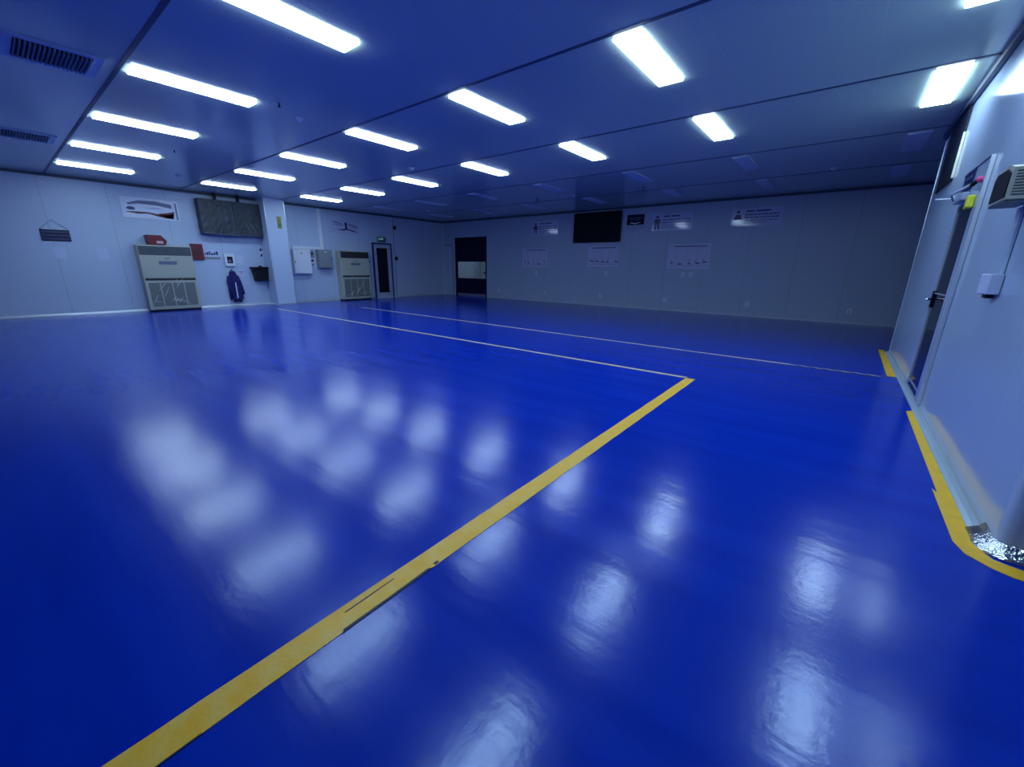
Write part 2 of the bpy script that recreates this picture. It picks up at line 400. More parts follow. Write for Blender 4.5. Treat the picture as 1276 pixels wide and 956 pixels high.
def smoke(x, y, label):
    t = empty('smoke_detector', (x, y, H)); tag(t, label, 'smoke detector', 'ceiling smoke detectors')
    MB().lathe([(.055, 0.0), (.055, -.014), (.045, -.018)], (0, 0, 0), 'z', 'white').build('base', t)
    MB().lathe([(.038, -.018), (.038, -.032), (.028, -.044), (.012, -.048)], (0, 0, 0), 'z', 'white').build('head', t)
for x, y, lb in ((-.58, 10.95, 'white smoke detector on the ceiling near the right partition'), (-6.43, 10.82, 'white smoke detector above the wall screen'),
                 (-7.57, 6.05, 'white smoke detector between lit panels in mid ceiling'), (-6.41, 3.2, 'white smoke detector beside the second lit row'),
                 (-12.71, 3.3, 'white smoke detector near the left wall'), (-12.52, 10.67, 'white smoke detector near the far left corner')):
    smoke(x, y, lb)
def sprinkler(x, y, label):
    t = empty('sprinkler', (x, y, H)); tag(t, label, 'sprinkler', 'dark ceiling sprinklers')
    MB().lathe([(.03, 0.0), (.03, -.006), (.02, -.008)], (0, 0, 0), 'z', 'alu').build('flange', t)
    MB().tube([(0, 0, -.006), (0, 0, -.05)], .009, 'black').lathe([(.02, -.05), (.02, -.054)], (0, 0, 0), 'z', 'black', 12).build('nozzle', t)
for x, y, lb in ((-6.05, 2.78, 'small dark sprinkler at the end of the nearest left panel light'), (-9.95, 2.6, 'small dark sprinkler between two left panel lights'),
                 (-7.59, 10.7, 'small dark sprinkler near the wall screen'), (-4.35, 10.67, 'small dark sprinkler in front of the long wall notice')):
    sprinkler(x, y, lb)

# ------------------------------------------------------------------ floor markings
def mark(name, polys, m, label, z=.0025):
    mb = MB()
    for mm, p in polys: mb.slab(p, .0004, z + (.0006 if mm == 'scuff' else 0), mm)
    return tag(mb.build(name), label, 'floor line')
def ragged(p0, p1, wd, n, amp):
    """tape strip with slightly uneven edges"""
    P0, P1 = Vector(p0), Vector(p1); d = (P1 - P0).normalized(); nn = Vector((-d.y, d.x))
    L = [P0.lerp(P1, q / n) + nn * (wd / 2 + random.uniform(-amp, amp)) for q in range(n + 1)]
    R_ = [P0.lerp(P1, q / n) - nn * (wd / 2 + random.uniform(-amp, amp)) for q in range(n + 1)]
    return [tuple(v) for v in R_] + [tuple(v) for v in L[::-1]]
scuffs = [[(-1.236, .56), (-1.223, .55), (-1.225, .80), (-1.228, .99), (-1.241, .97), (-1.236, .75)], [(-1.306, .60), (-1.300, .61), (-1.301, .72), (-1.305, .84), (-1.309, .83)],
          [(-1.226, .02), (-1.221, .00), (-1.222, .12), (-1.228, .11)], [(-1.246, 1.005), (-1.232, 1.01), (-1.236, 1.035), (-1.248, 1.03)]]
mark('floor_line', [('tape', ragged((-1.279, -2.2), (-1.292, 5.24), .112, 60, .0018))] + [('scuff', q) for q in scuffs], 'tape', 'wide worn yellow tape line running from the foreground to the middle of the floor')
mark('floor_line', [('tapew', ragged((-13.42, 5.34), (-1.345, 5.265), .065, 30, .001))], 'tape', 'thin pale yellow line from the pillar foot to the tip of the wide tape')
mark('floor_line', [('tapew', ragged((-12.15, 7.39), (-.40, 7.07), .06, 30, .001)), ('hazard', ragged((-.40, 7.07), (.60, 7.045), .06, 8, .001))], 'tape', 'far thin line across the floor, striped dark at its right end')
mark('floor_line', [('tapey', [(.69, 3.41), (.76, 3.41), (.76, 5.45), (.705, 5.38)]), ('tapey', [(.672, 3.47), (.672, 2.80), (.70, 2.70), (.775, 2.63), (.84, 2.60), (1.6, 2.60), (1.6, 2.70), (.88, 2.70), (.80, 2.72), (.757, 2.80), (.76, 3.41), (.69, 3.41)])], 'tapey',
     'bright yellow strip along the right partition turning round its near corner')
mark('floor_line', [('tapey', [(.66, 7.12), (.755, 7.12), (.755, 9.55), (.68, 9.58)])], 'tapey', 'short yellow strip along the right partition beyond the door')

# ------------------------------------------------------------------ left wall (A)
# floor-standing air conditioners wrapped in film
def wrinkle(x, z, s=1.0):
    return s * (.006 * math.sin(9 * x + 14 * z) + .005 * math.sin(23 * z - 11 * x + 2) + .004 * math.sin(31 * x + 5 * z) * math.sin(7 * z))
def aircon(a, label, wd, hg, dp, dark, seedv):
    random.seed(seedv)
    t = wthing('air_conditioner', 'A', a, 0, label, 'air conditioner', 'cream floor-standing air conditioners')
    lm = 'slateb' if dark else 'slate'
    b = MB(); b.box(-wd / 2, wd / 2, -dp, -.012, .05, hg, 'beige', .012); b.build('cabinet', t)
    MB().box(-wd / 2 + .02, wd / 2 - .02, -dp + .02, -.02, 0.0, .05, 'black').build('plinth', t)
    f = -dp
    o = MB().box(-wd / 2 + .02, wd / 2 - .02, f - .006, f + .001, hg - .26, hg - .03, lm); ot = o.build('air_outlet', t)
    for q in range(7):
        z = hg - .245 + q * .032
        MB().prism([(-wd / 2 + .03, z), (wd / 2 - .03, z), (wd / 2 - .03, z + .006), (-wd / 2 + .03, z + .006)], f - .016, f - .006, lm).build('louvre', ot)
    MB().box(-wd / 2 + .02, wd / 2 - .02, f - .008, f + .001, hg * .52, hg - .28, 'beige', .004).build('front_panel', t)
    p = MB(); p.box(-.2, .2, f - .013, f - .0085, hg * .715, hg * .765, 'inkg', .001)
    for q in range(6): p.box(-.17 + q * .058, -.135 + q * .058, f - .0145, f - .013, hg * .725, hg * .75, 'intake')
    p.build('control_display', t)
    MB().box(-.06, .06, f - .012, f - .0085, hg * .80, hg * .815, 'inkg').build('badge', t)
    MB().box(-wd / 2 + .03, wd / 2 - .03, f - .004, f + .001, hg * .475, hg * .51, 'black').build('handle_slot', t)
    g = MB().box(-wd / 2 + .03, wd / 2 - .03, f - .006, f + .001, .09, hg * .46, 'beige')
    gi = g.build('intake_panel', t)
    for q in range(4):
        x0 = -wd / 2 + .06 + q * (wd - .12) / 4
        m = MB(); m.box(x0 + .012, x0 + (wd - .12) / 4 - .012, f - .009, f - .006, .14, hg * .44, 'intake')
        for j in range(12): m.box(x0 + .018, x0 + (wd - .12) / 4 - .018, f - .012, f - .009, .16 + j * .05, .175 + j * .05, 'intake')
        m.build('intake_grille', gi)
    fw = MB()
    def front(u, v):
        x = -wd / 2 - .012 + u * (wd + .024); z = .07 + v * (hg - .06)
        dz = max(0, 1 - v * 2.5)
        return (x, f - .034 - abs(wrinkle(x, z, 1.4)) - .012 * dz * abs(math.sin(5 * x + 17 * z)), z)
    fw.grid(front, 70, 90, 'film')
    # film creases, their glint painted on as pale tubes
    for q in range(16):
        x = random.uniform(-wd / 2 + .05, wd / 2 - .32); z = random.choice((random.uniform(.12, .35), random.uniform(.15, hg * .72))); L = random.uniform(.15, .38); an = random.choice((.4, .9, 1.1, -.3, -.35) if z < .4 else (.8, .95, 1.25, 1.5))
        fw.tube([(x, f - .048, z), (x + L * .5 * math.cos(an), f - .056, z + L * .5 * math.sin(an)), (x + L * math.cos(an), f - .048, z + L * math.sin(an))], [.002, .008, .002], 'creaseglint', 6)
    fw.grid(lambda u, v: (-wd / 2 - .012 - .006 * abs(math.sin(30 * v + 8 * u)), -.015 - u * (dp + .019), .07 + v * (hg - .06)), 12, 60, 'film')
    fw.build('plastic_wrap', t)
    return t
aircon(3.22, 'cream air conditioner in plastic wrap with a red box on top', 1.18, 1.77, .35, False, 3)
aircon(8.93, 'film-wrapped air conditioner with black top louvre, beside the narrow glazed door', 1.20, 1.83, .35, True, 5)

# red box lying on the first unit
b = MB(); b.prism([(-.2, 0), (.16, 0), (.21, .10), (.19, .14), (.10, .25), (-.22, .25)], -.13, .13, 'red')
b.box(-.02, .12, -.134, -.13, .04, .10, 'pinkw').box(.155, .175, -.134, -.13, .0, .05, 'crimson')
o = b.build('red_box'); o.location = (XL + .19, 3.10, 1.7815); o.rotation_euler = (0, 0, PI / 2); tag(o, 'red cut-cornered box resting on the plastic-wrapped air conditioner', 'box')

# hanging rack sign
t = wthing('hanging_board', 'A', 1.25, 1.79, 'dark slatted board hung by a cord on the left wall', 'sign')
m = MB(); m.box(-.245, .245, -.02, 0.0, 0, .26, 'dark', .004); m.build('panel', t)
for q in range(3): MB().box(-.235, .235, -.028, -.02, .02 + q * .08, .075 + q * .08, 'ink', .003).build('slat', t)
MB().box(-.2, -.06, -.03, -.004, .262, .275, 'white').build('clip', t); MB().box(.03, .19, -.03, -.004, .262, .275, 'white').build('clip', t)
MB().tube([(-.235, -.012, .262), (0, -.008, .49), (.235, -.012, .262)], .004, 'inkg', 6).build('cord', t)
MB().tube([(0, -.001, .487), (0, -.018, .493)], .006, 'alu', 8).build('hook', t)

def board(name, wall, a0, a1, z0, z1, base, label, cat, fn=None, group=None, th=.006, border=None, warp=0):
    wd, hg = abs(a1 - a0), z1 - z0
    m = MB(); m.box(-wd / 2, wd / 2, -th, 0, 0, hg, base)
    if border: 
        for b4 in ((-wd / 2, wd / 2, 0, .02), (-wd / 2, wd / 2, hg - .02, hg), (-wd / 2, -wd / 2 + .02, .02, hg - .02), (wd / 2 - .02, wd / 2, .02, hg - .02)):
            m.box(b4[0], b4[1], -th - .003, -th, b4[2], b4[3], border)
    if fn: fn(m, wd, hg, -th)
    return wmesh(m, name, wall, (a0 + a1) / 2, z0, label, cat, group)
board('paper_sheet', 'A', 1.14, 1.34, 1.38, 1.65, 'paper', 'left one of two blank paper sheets, below the hanging slatted board', 'paper', None, 'paper sheets on the left wall', .002)
board('paper_sheet', 'A', 1.90, 2.11, 1.36, 1.66, 'paper', 'right one of two paper sheets, nearer the wrapped air conditioner', 'paper', None, 'paper sheets on the left wall', .002)

def wave_pic(m, wd, hg, y):
    y0, y1 = y - .002, y
    def strip(pts_top, pts_bot, mm): m.prism([(x * wd, z * hg) for x, z in pts_bot] + [(x * wd, z * hg) for x, z in pts_top[::-1]], y0, y1, mm)
    strip([(-.42, .30), (-.25, .33), (-.05, .33), (.1, .27), (.25, .24), (.40, .34)], [(-.44, .27), (-.25, .22), (-.05, .25), (.1, .15), (.25, .08), (.38, .08)], 'crimson')
    strip([(.12, .3), (.28, .36), (.42, .46)], [(.12, .24), (.28, .1), (.38, .1)], 'red')
    strip([(-.40, .72), (-.2, .88), (.1, .9), (.38, .8)], [(-.38, .64), (-.2, .72), (.1, .70), (.38, .60)], 'inkg')
    strip([(-.42, .5), (-.36, .56), (-.28, .52)], [(-.42, .42), (-.36, .38), (-.28, .40)], 'ink')
    strip([(-.2, .55), (.05, .60), (.25, .52)], [(-.2, .48), (.05, .50), (.25, .44)], 'paper')
    m.box(.44 * wd, .47 * wd, y0, y1, .05 * hg, .9 * hg, 'inkg')
board('poster', 'A', 2.57, 3.78, 2.46, 2.97, 'boardw', 'long white poster with a dark red sweeping picture, above the red box', 'poster', wave_pic, None, .008, 'white')
# red sign and small lettered plate, screwed beside the unit
m = MB(); m.box(-.15, .15, -.06, 0.0, 0, .45, 'red', .004).box(-.10, .10, -.064, -.06, .12, .30, 'crimson')
wmesh(m, 'red_sign_box', 'A', 4.03, 1.41, 'flat red sign box beside the wrapped air conditioner', 'sign')
def plate(m, wd, hg, y):
    x = -wd / 2 + .02
    for q, w_ in enumerate((.03, .05, .035, .06, .04, .05)):
        m.box(x, x + w_, y - .002, y, hg * .48, hg * (.68 + .1 * (q % 3)), 'ink'); x += w_ + .014
    m.box(-wd / 2, wd / 2, y - .002, y, .01, hg * .30, 'greybox')
board('lettered_plate', 'A', 4.20, 4.60, 1.42, 1.70, 'paper', 'narrow plate with dark lettering between red sign and white control panel', 'sign', plate)
# control panel with screen
t = wthing('control_panel', 'A', 4.83, 1.23, 'white rounded control panel with dark screen above the blue coat', 'panel')
MB().box(-.14, .14, -.07, 0.0, 0, .38, 'white', .018, 3).build('casing', t)
MB().box(-.075, .075, -.074, -.0705, .09, .29, 'black').box(-.05, .03, -.0755, -.074, .11, .2, 'inkg').build('screen', t)
board('paper_sheet', 'A', 5.03, 5.23, 1.32, 1.57, 'paper', 'pale sheet stuck right of the white control panel', 'paper', None, None, .002)
def mini(m, wd, hg, y): m.box(-wd / 2 + .01, wd / 2 - .02, y - .002, y, hg * .6, hg * .7, 'ink'); m.box(-.02, .03, y - .002, y, hg * .35, hg * .45, 'ink')
board('small_notice', 'A', 5.03, 5.18, .94, 1.13, 'paper', 'tiny white notice right of the blue coat', 'notice', mini, None, .002)
def marks(m, wd, hg, y):
    m.prism([(-.04, .20), (.02, .20), (.05, .27), (.0, .29)], y - .002, y, 'black'); m.prism([(-.03, .03), (.02, .02), (.045, .09), (0, .12)], y - .002, y, 'black')
board('sticker_sheet', 'A', 5.72, 5.82, 1.52, 1.83, 'boardw', 'white sticker sheet with two black marks beside the pillar', 'notice', marks, None, .002)

# blue coat on a hook
t = wthing('coat', 'A', 4.84, 0.13, 'dark blue work coat hanging from a hook below the white control panel', 'coat')
m = MB()
def coat(u, v):
    # v from collar (0) to hem (1); u round the body
    z = .95 - v * .86; half = .075 + .095 * min(1, v * 2.4) + .02 * v
    ang = PI * u; x = -half * math.cos(ang) + .02 * v
    fold = .014 * math.sin(u * 34 + 3 * v) * min(1, v * 2)
    return (x, -.02 - (.09 + fold) * math.sin(ang) ** .6 - (.01 if v > 0 else 0), z)
m.grid(coat, 48, 30, 'cloth'); m.build('body', t)
m = MB()
m.tube([(-.12, -.06, .80), (-.155, -.075, .60), (-.15, -.08, .38), (-.10, -.085, .18)], [.045, .052, .048, .04], 'cloth', 12); m.build('sleeve', t)
m = MB(); m.tube([(.10, -.06, .82), (.15, -.075, .62), (.19, -.08, .40), (.205, -.085, .24)], [.045, .052, .048, .042], 'cloth', 12); m.build('sleeve', t)
m = MB(); m.prism([(.00, .12), (.035, .14), (.03, .62), (.0, .6)], -.135, -.128, 'paper'); m.build('white_lining', t)
m = MB()
for q in range(5): m.box(-.09 + q * .05, -.055 + q * .05, -.10, -.05, 0.0, .12, 'clothd', .01)
m.build('hem_straps', t)
m = MB(); m.tube([(-.05, -.05, .93), (-.02, -.06, 1.0), (.03, -.05, .94)], .016, 'clothd', 8); m.build('collar', t)
MB().tube([(0, -.001, 1.02), (0, -.06, 1.01), (0, -.07, 1.04)], .006, 'chrome', 8).build('hook', t)

# black wall bin with flap and cord
t = wthing('wall_bin', 'A', 5.62, .78, 'black wall-mounted bin with flared lid next to the pillar', 'bin')
MB().prism([(-.17, 0), (.17, 0), (.22, .36), (-.22, .36)], -.24, -.003, 'black').build('body', t)
MB().box(-.26, .26, -.28, -.003, .37, .44, 'black', .015).prism([(-.04, .44), (.06, .44), (.03, .48), (-.01, .48)], -.2, -.1, 'black').build('lid', t)
MB().tube([(.2, -.1, .36), (.235, -.1, .1), (.22, -.1, -.12), (.19, -.08, -.2), (.235, -.08, -.26), (.25, -.06, -.16)], .006, 'inkg', 6).build('cord', t)

# plastic-covered twin board hung high
t = wthing('covered_screens', 'A', 5.02, 2.15, 'pair of wall screens under dark plastic sheeting, hung just below the ceiling', 'screens')
MB().box(-.78, .0, -.26, -.05, .03, .93, 'dark', .01).build('screen', t); MB().box(.01, .74, -.26, -.05, .03, .93, 'dark', .01).build('screen', t)
m = MB()
def sheet(u, v):
    x = -.82 + 1.6 * u; z = v * .96
    c = .006 * math.sin((x + z) * 14) * math.sin(x * 6 + 2) + .006 * math.sin(30 * x - 9 * z) * (1 - v) + .004 * math.sin(11 * (x - 1.4 * z))
    return (x, -.29 - abs(c) - .03 * math.exp(-(x / .03) ** 2), z)
m.grid(sheet, 110, 60, 'filmd')
m.grid(lambda u, v: (-.82 + .006 * math.sin(20 * v), -.29 + u * .285, v * .96), 10, 20, 'filmd')
m.grid(lambda u, v: (.78, -.29 + u * .285, v * .96), 10, 20, 'filmd')
m.grid(lambda u, v: (-.82 + 1.6 * u, -.29 + v * .285, .96), 20, 4, 'filmd')
m.grid(lambda u, v: (-.82 + 1.6 * u, -.29 + v * .285, .005 + .006 * math.sin(u * 30)), 40, 4, 'filmd')
m.build('plastic_sheet', t)
m = MB()
m.tube([(-.8, -.30, .02), (-.4, -.303, .0), (0.0, -.315, -.01), (.35, -.305, .01), (.77, -.30, .0)], .008, 'filmedge', 6)
m.tube([(-.005, -.325, .95), (.0, -.33, .5), (.005, -.33, .0)], .006, 'filmedge', 6)
for sx in (.25, .42, .6): m.tube([(sx, -.305, .55 - sx * .3), (sx + .15, -.312, .25 - sx * .1), (sx + .17 if sx < .6 else .76, -.305, .05)], .004, 'filmedge', 6)
for sx in (-.62, -.45): m.tube([(sx, -.305, .1), (sx + .10, -.312, .35), (sx + .2, -.305, .7)], .0035, 'filmedge', 6)
m.build('sheet_creases', t)
for sx in (-.35, .25): MB().box(sx - .03, sx + .03, -.22, -.12, .93, 1.148, 'black').build('hanger', t)

# cable trunking and cabinets right of the pillar
m = MB(); m.box(-.06, .06, -.05, 0.0, 0, H - 1.93 - .065, 'white', .004).box(-1.06, .06, -.05, 0.0, -.09, -.001, 'white', .004)
wmesh(m, 'cable_trunking', 'A', 7.84, 1.932, 'white L-shaped cable trunking dropping from the ceiling to the cabinets', 'cable trunking')
t = wthing('electrical_cabinet', 'A', 7.02, 1.00, 'large white electrical cabinet beside the pillar', 'cabinet', 'electrical cabinets')
MB().box(-.30, .30, -.17, 0.0, 0, .828, 'white', .006).build('body', t); MB().box(-.285, .285, -.184, -.1705, .015, .813, 'white', .004).build('door', t)
MB().lathe([(.03, 0), (.03, -.008), (.02, -.01)], (-.02, -.184, .70), 'y', 'chrome', 16).build('emblem', t)
MB().box(-.27, -.25, -.195, -.184, .36, .44, 'black').build('latch', t)
MB().box(.2, .23, -.19, -.184, .7, .73, 'inkg').build('lock', t)
t = wthing('meter_box', 'A', 7.42, 1.56, 'small dark meter box between the white and the grey cabinet', 'meter')
MB().box(-.09, .09, -.07, 0.0, 0, .23, 'greybox', .006).build('casing', t); MB().lathe([(.05, 0), (.05, -.004)], (0, -.07, .13), 'y', 'slate', 20).build('dial', t)
t = wthing('thermostat', 'A', 7.42, 1.36, 'small white switch plate with black window below the meter box', 'switch')
MB().box(-.09, .09, -.03, 0.0, 0, .18, 'white', .004).build('plate', t); MB().box(-.06, .06, -.034, -.03, .06, .13, 'black').build('window', t)
MB().box(-.05, .05, -.03, 0.0, -.06, -.03, 'inkg').build('label', t)
t = wthing('electrical_cabinet', 'A', 7.84, 1.20, 'smaller grey electrical cabinet left of the second air conditioner', 'cabinet', 'electrical cabinets')
MB().box(-.25, .25, -.22, 0.0, 0, .64, 'greybox', .006).build('body', t); MB().box(-.235, .235, -.234, -.2205, .015, .625, 'greybox', .004).build('door', t)
MB().box(-.04, .06, -.238, -.234, .55, .58, 'white').build('label_plate', t)
MB().box(.19, .21, -.245, -.234, .28, .36, 'black').build('latch', t)

def bird(m, wd, hg, y):
    y0 = y - .002
    m.prism([(-.36 * wd, .26 * hg), (-.1 * wd, .22 * hg), (.05 * wd, .30 * hg), (.2 * wd, .2 * hg), (.42 * wd, .12 * hg), (.36 * wd, .2 * hg), (.05 * wd, .38 * hg), (-.12 * wd, .32 * hg)], y0, y, 'ink')
    m.prism([(-.03 * wd, .3 * hg), (.04 * wd, .3 * hg), (.04 * wd, .62 * hg), (-.03 * wd, .62 * hg)], y0, y, 'ink')
    m.lathe([(.055, 0), (.055, -.002)], (.0, y, .72 * hg), 'y', 'ink', 18)
    for s, (x0, x1, z0, z1) in enumerate(((-.42, -.14, .80, .66), (-.40, -.12, .62, .54), (.1, .42, .68, .55), (.12, .40, .52, .44))):
        m.prism([(x0 * wd, z0 * hg), (x1 * wd, z1 * hg), (x1 * wd, (z1 + .05) * hg), (x0 * wd, (z0 + .06) * hg)], y0, y, 'inkg' if s % 2 else 'ink')
board('poster', 'A', 8.30, 9.45, 2.46, 2.94, 'board', 'pale poster with a dark emblem between slanting lines, above the second air conditioner', 'poster', bird)
m = MB(); m.box(-.19, .19, -.05, 0.0, 0, .19, 'green', .004).box(-.12, .0, -.054, -.05, .09, .14, 'greenw').prism([(.0, .06), (.09, .115), (.0, .17)], -.054, -.05, 'greenw').box(-.17, -.13, -.054, -.05, .04, .15, 'white')
wmesh(m, 'exit_sign', 'A', 10.38, 2.24, 'small green exit sign above the narrow glazed door', 'sign')
m = MB(); m.lathe([(.05, 0.0), (.05, -.03), (.035, -.04)], (0, 0, 0), 'y', 'black', 18); wmesh(m, 'call_point', 'A', 9.72, 1.46, 'small dark round button between the second air conditioner and the glazed door', 'button', 'dark round wall buttons')
for z, lb in ((2.84, 'upper dark round fitting on the wall right of the glazed door'), (1.61, 'lower dark round fitting on the wall right of the glazed door')):
    m = MB(); m.lathe([(.075, -.006), (.075, -.04), (.05, -.055)], (0, 0, 0), 'y', 'black', 20); wmesh(m, 'round_fitting', 'A', 11.06, z, lb, 'wall fitting', 'dark round fittings right of the door')
# narrow glazed door
def structw(name, wall, a, z):
    o = empty(name, on_wall(wall, a, z), ROT[wall]); o['kind'] = 'structure'; return o
d = structw('door_2', 'A', 10.38, 0)
MB().box(-.46, -.40, -.035, 0.0, 0, 2.20, 'ink').box(.40, .46, -.035, 0.0, 0, 2.20, 'ink').box(-.40, .40, -.035, 0.0, 2.14, 2.20, 'ink').build('door_frame', d)
m = MB(); m.box(-.40, -.27, -.025, 0.0, .01, 2.14, 'steel').box(.27, .40, -.025, 0.0, .01, 2.14, 'steel').box(-.27, .27, -.025, 0.0, .01, .22, 'steel').box(-.27, .27, -.025, 0.0, 2.0, 2.14, 'steel').build('door_leaf', d)
MB().box(-.27, .27, -.016, -.004, .22, 2.0, 'glassd').build('door_glass', d)
MB().box(.235, .26, -.03, -.0165, .25, 1.98, 'alu').build('glass_bead', d)
MB().tube([(-.34, -.03, 1.02), (-.34, -.07, 1.02), (-.24, -.07, 1.02)], .01, 'chrome').build('door_handle', d)

# ------------------------------------------------------------------ back wall (B)
# dark roll-up door with a window
d = structw('door_1', 'B', -13.41, 0)
MB().box(-.99, -.90, .02, .10, 0, 2.58, 'navy').box(.90, .99, .02, .10, 0, 2.58, 'navy').box(-.90, .90, .02, .10, 2.46, 2.58, 'navy').build('guide_rails', d)
m = MB()
m.box(-.90, .90, .05, .065, 1.53, 2.46, 'navy').box(-.90, .90, .05, .065, .12, .80, 'navy').box(-.90, -.86, .05, .065, .80, 1.53, 'navy').box(.87, .90, .05, .065, .80, 1.53, 'navy')
m.build('door_curtain', d)
MB().box(-.86, .87, .054, .060, .80, 1.53, 'clearglass').build('vision_window', d)
MB().box(-.90, .90, .035, .08, .01, .12, 'inkg', .005).build('bottom_bar', d)
MB().box(.80, .85, .02, .049, 1.0, 1.1, 'black').build('door_handle', d)

def figure(m, cx, z0, hg, y, kind):
    """small standing pictogram of a person"""
    y0 = y - .002; s = hg
    m.lathe([(.11 * s, 0), (.11 * s, -.002)], (cx, y, z0 + .87 * s), 'y', 'ink', 14)
    if kind == 'bust':
        m.prism([(cx - .28 * s, z0 + .35 * s), (cx + .3 * s, z0 + .35 * s), (cx + .16 * s, z0 + .68 * s), (cx - .14 * s, z0 + .7 * s)], y0, y, 'ink'); return
    m.prism([(cx - .14 * s, z0 + .42 * s), (cx + .14 * s, z0 + .42 * s), (cx + .19 * s, z0 + .72 * s), (cx - .19 * s, z0 + .72 * s)], y0, y, 'ink')
    for sx in (-1, 1):
        m.prism([(cx + sx * .02 * s, z0 + .42 * s), (cx + sx * .14 * s, z0 + .42 * s), (cx + sx * (.20 if kind == 'run' else .14) * s, z0), (cx + sx * .08 * s, z0)], y0, y, 'ink')
        m.prism([(cx + sx * .19 * s, z0 + .72 * s), (cx + sx * .26 * s, z0 + .68 * s), (cx + sx * .22 * s, z0 + .38 * s), (cx + sx * .17 * s, z0 + .40 * s)], y0, y, 'ink')
def words(m, x0, x1, z, h_, y, mm='ink', gap=.02, lo=.05, hi=.13):
    x = x0
    while x < x1 - .03:
        w_ = min(random.uniform(lo, hi), x1 - x); m.box(x, x + w_, y - .002, y, z, z + h_ * random.uniform(.8, 1), mm); x += w_ + gap
def notice(kind, head):
    def fn(m, wd, hg, y):
        figure(m, -wd * .38, hg * .08, hg * .84, y, kind)
        x = -wd * .22
        for w_ in head: m.box(x, x + w_, y - .002, y, hg * .79, hg * .87, 'ink'); x += w_ + .04
        words(m, -wd * .24, wd * .46, hg * .60, .03, y); words(m, -wd * .24, wd * .46, hg * .44, .03, y); words(m, -wd * .24, wd * .42, hg * .28, .022, y, 'inkg'); words(m, -wd * .24, wd * .2, hg * .14, .02, y, 'inkg')
    return fn
random.seed(11)
board('notice_board', 'B', -9.97, -8.80, 2.52, 3.03, 'board', 'pale notice with standing figure and text lines, left of the wall screen', 'notice', notice('stand', (.22, .30)), 'pale notices with figures on the back wall')
board('notice_board', 'B', -5.20, -3.97, 2.50, 3.01, 'board', 'pale notice with figure and text lines, beside the small navy sign', 'notice', notice('run', (.20, .26)), 'pale notices with figures on the back wall')
board('notice_board', 'B', -2.88, -1.63, 2.53, 3.00, 'board', 'pale notice with seated bust figure, nearest the right partition', 'notice', notice('bust', (.20, .34)), 'pale notices with figures on the back wall')
t = wthing('wall_screen', 'B', -7.17, 2.20, 'large black display screen mounted high on the back wall', 'screen')
MB().box(-.91, .91, -.09, 0.0, 0, 1.0, 'black', .012).build('casing', t); MB().box(-.88, .88, -.094, -.0905, .03, .97, 'blackboard').build('display', t)
def navy(m, wd, hg, y):
    words(m, -wd * .4, wd * .4, hg * .62, .02, y, 'inkg')
    words(m, -wd * .3, wd * .3, hg * .45, .018, y, 'inkg')
    m.prism([(-.20, .04), (-.13, .075), (0, .05), (.13, .075), (.20, .05), (.13, .055), (0, .02), (-.13, .05)], y - .002, y, 'boardw')
board('navy_sign', 'B', -6.08, -5.49, 2.72, 3.04, 'navy', 'small navy sign with a white wing shape, right of the wall screen', 'sign', navy)
def chart(seedv):
    def fn(m, wd, hg, y):
        r = random.Random(seedv)
        m.box(-wd * .36, wd * .40, y - .002, y, hg * .88, hg * .93, 'inkg')
        x = -wd * .42
        while x < wd * .40:
            w_ = r.uniform(.05, .16); z = hg * r.uniform(.16, .26)
            m.box(x, x + w_, y - .002, y, z, z + .035, 'ink'); m.box(x + .01, x + .03, y - .002, y, z + .05, z + r.uniform(.08, .14), 'inkg'); x += w_ + r.uniform(.05, .22)
        m.box(-wd * .44, wd * .44, y - .002, y, hg * .12, hg * .135, 'inkg')
        for q in range(3): m.box(wd * (-.3 + q * .25), wd * (-.295 + q * .25), y - .002, y, hg * .35, hg * .82, 'inkg')
    return fn
board('wall_chart', 'B', -10.44, -9.20, 1.32, 2.05, 'chart', 'pale chart poster nearest the dark roll-up door', 'poster', chart(1), 'pale chart posters on the back wall', .004, 'chart')
board('wall_chart', 'B', -7.48, -6.27, 1.37, 2.08, 'chart', 'pale chart poster directly below the wall screen', 'poster', chart(2), 'pale chart posters on the back wall', .004, 'chart')
board('wall_chart', 'B', -4.59, -3.32, 1.34, 2.08, 'chart', 'pale chart poster under the notice with the striding figure', 'poster', chart(3), 'pale chart posters on the back wall', .004, 'chart')

# sockets
def socket_proto():
    t = empty('wall_socket', (0, 0, 0))
    MB().box(-.045, .045, -.012, 0.0, -.065, .065, 'white', .004).build('plate', t)
    MB().box(-.02, .02, -.015, -.012, -.04, -.01, 'inkg').box(-.02, .02, -.015, -.012, .012, .035, 'inkg').build('outlet', t)
    return t
sp = socket_proto(); first = True
for x, z, lb in ((-9.76, 1.12, 'white socket just under the leftmost chart poster'), (-6.71, 1.15, 'white socket just under the chart poster below the screen'),
                 (-4.06, 1.16, 'left socket of the pair under the rightmost chart poster'), (-3.81, 1.16, 'right socket of the pair under the rightmost chart poster'),
                 (-11.70, .33, 'low white socket next to the dark roll-up door'), (-9.30, .34, 'low white socket, second from the roll-up door'), (-6.87, .35, 'low white socket below the wall screen'),
                 (-4.52, .34, 'low white socket below the rightmost chart poster'), (-2.13, .35, 'low white socket below the seated figure notice'), (.23, .33, 'low white socket nearest the right partition')):
    o = sp if first else copy_tree(sp); first = False
    o.location = on_wall('B', x, z); tag(o, lb, 'socket', 'white sockets on the back wall')

# ------------------------------------------------------------------ right partition (R)
d = structw('door_3', 'R', 6.06, 0)
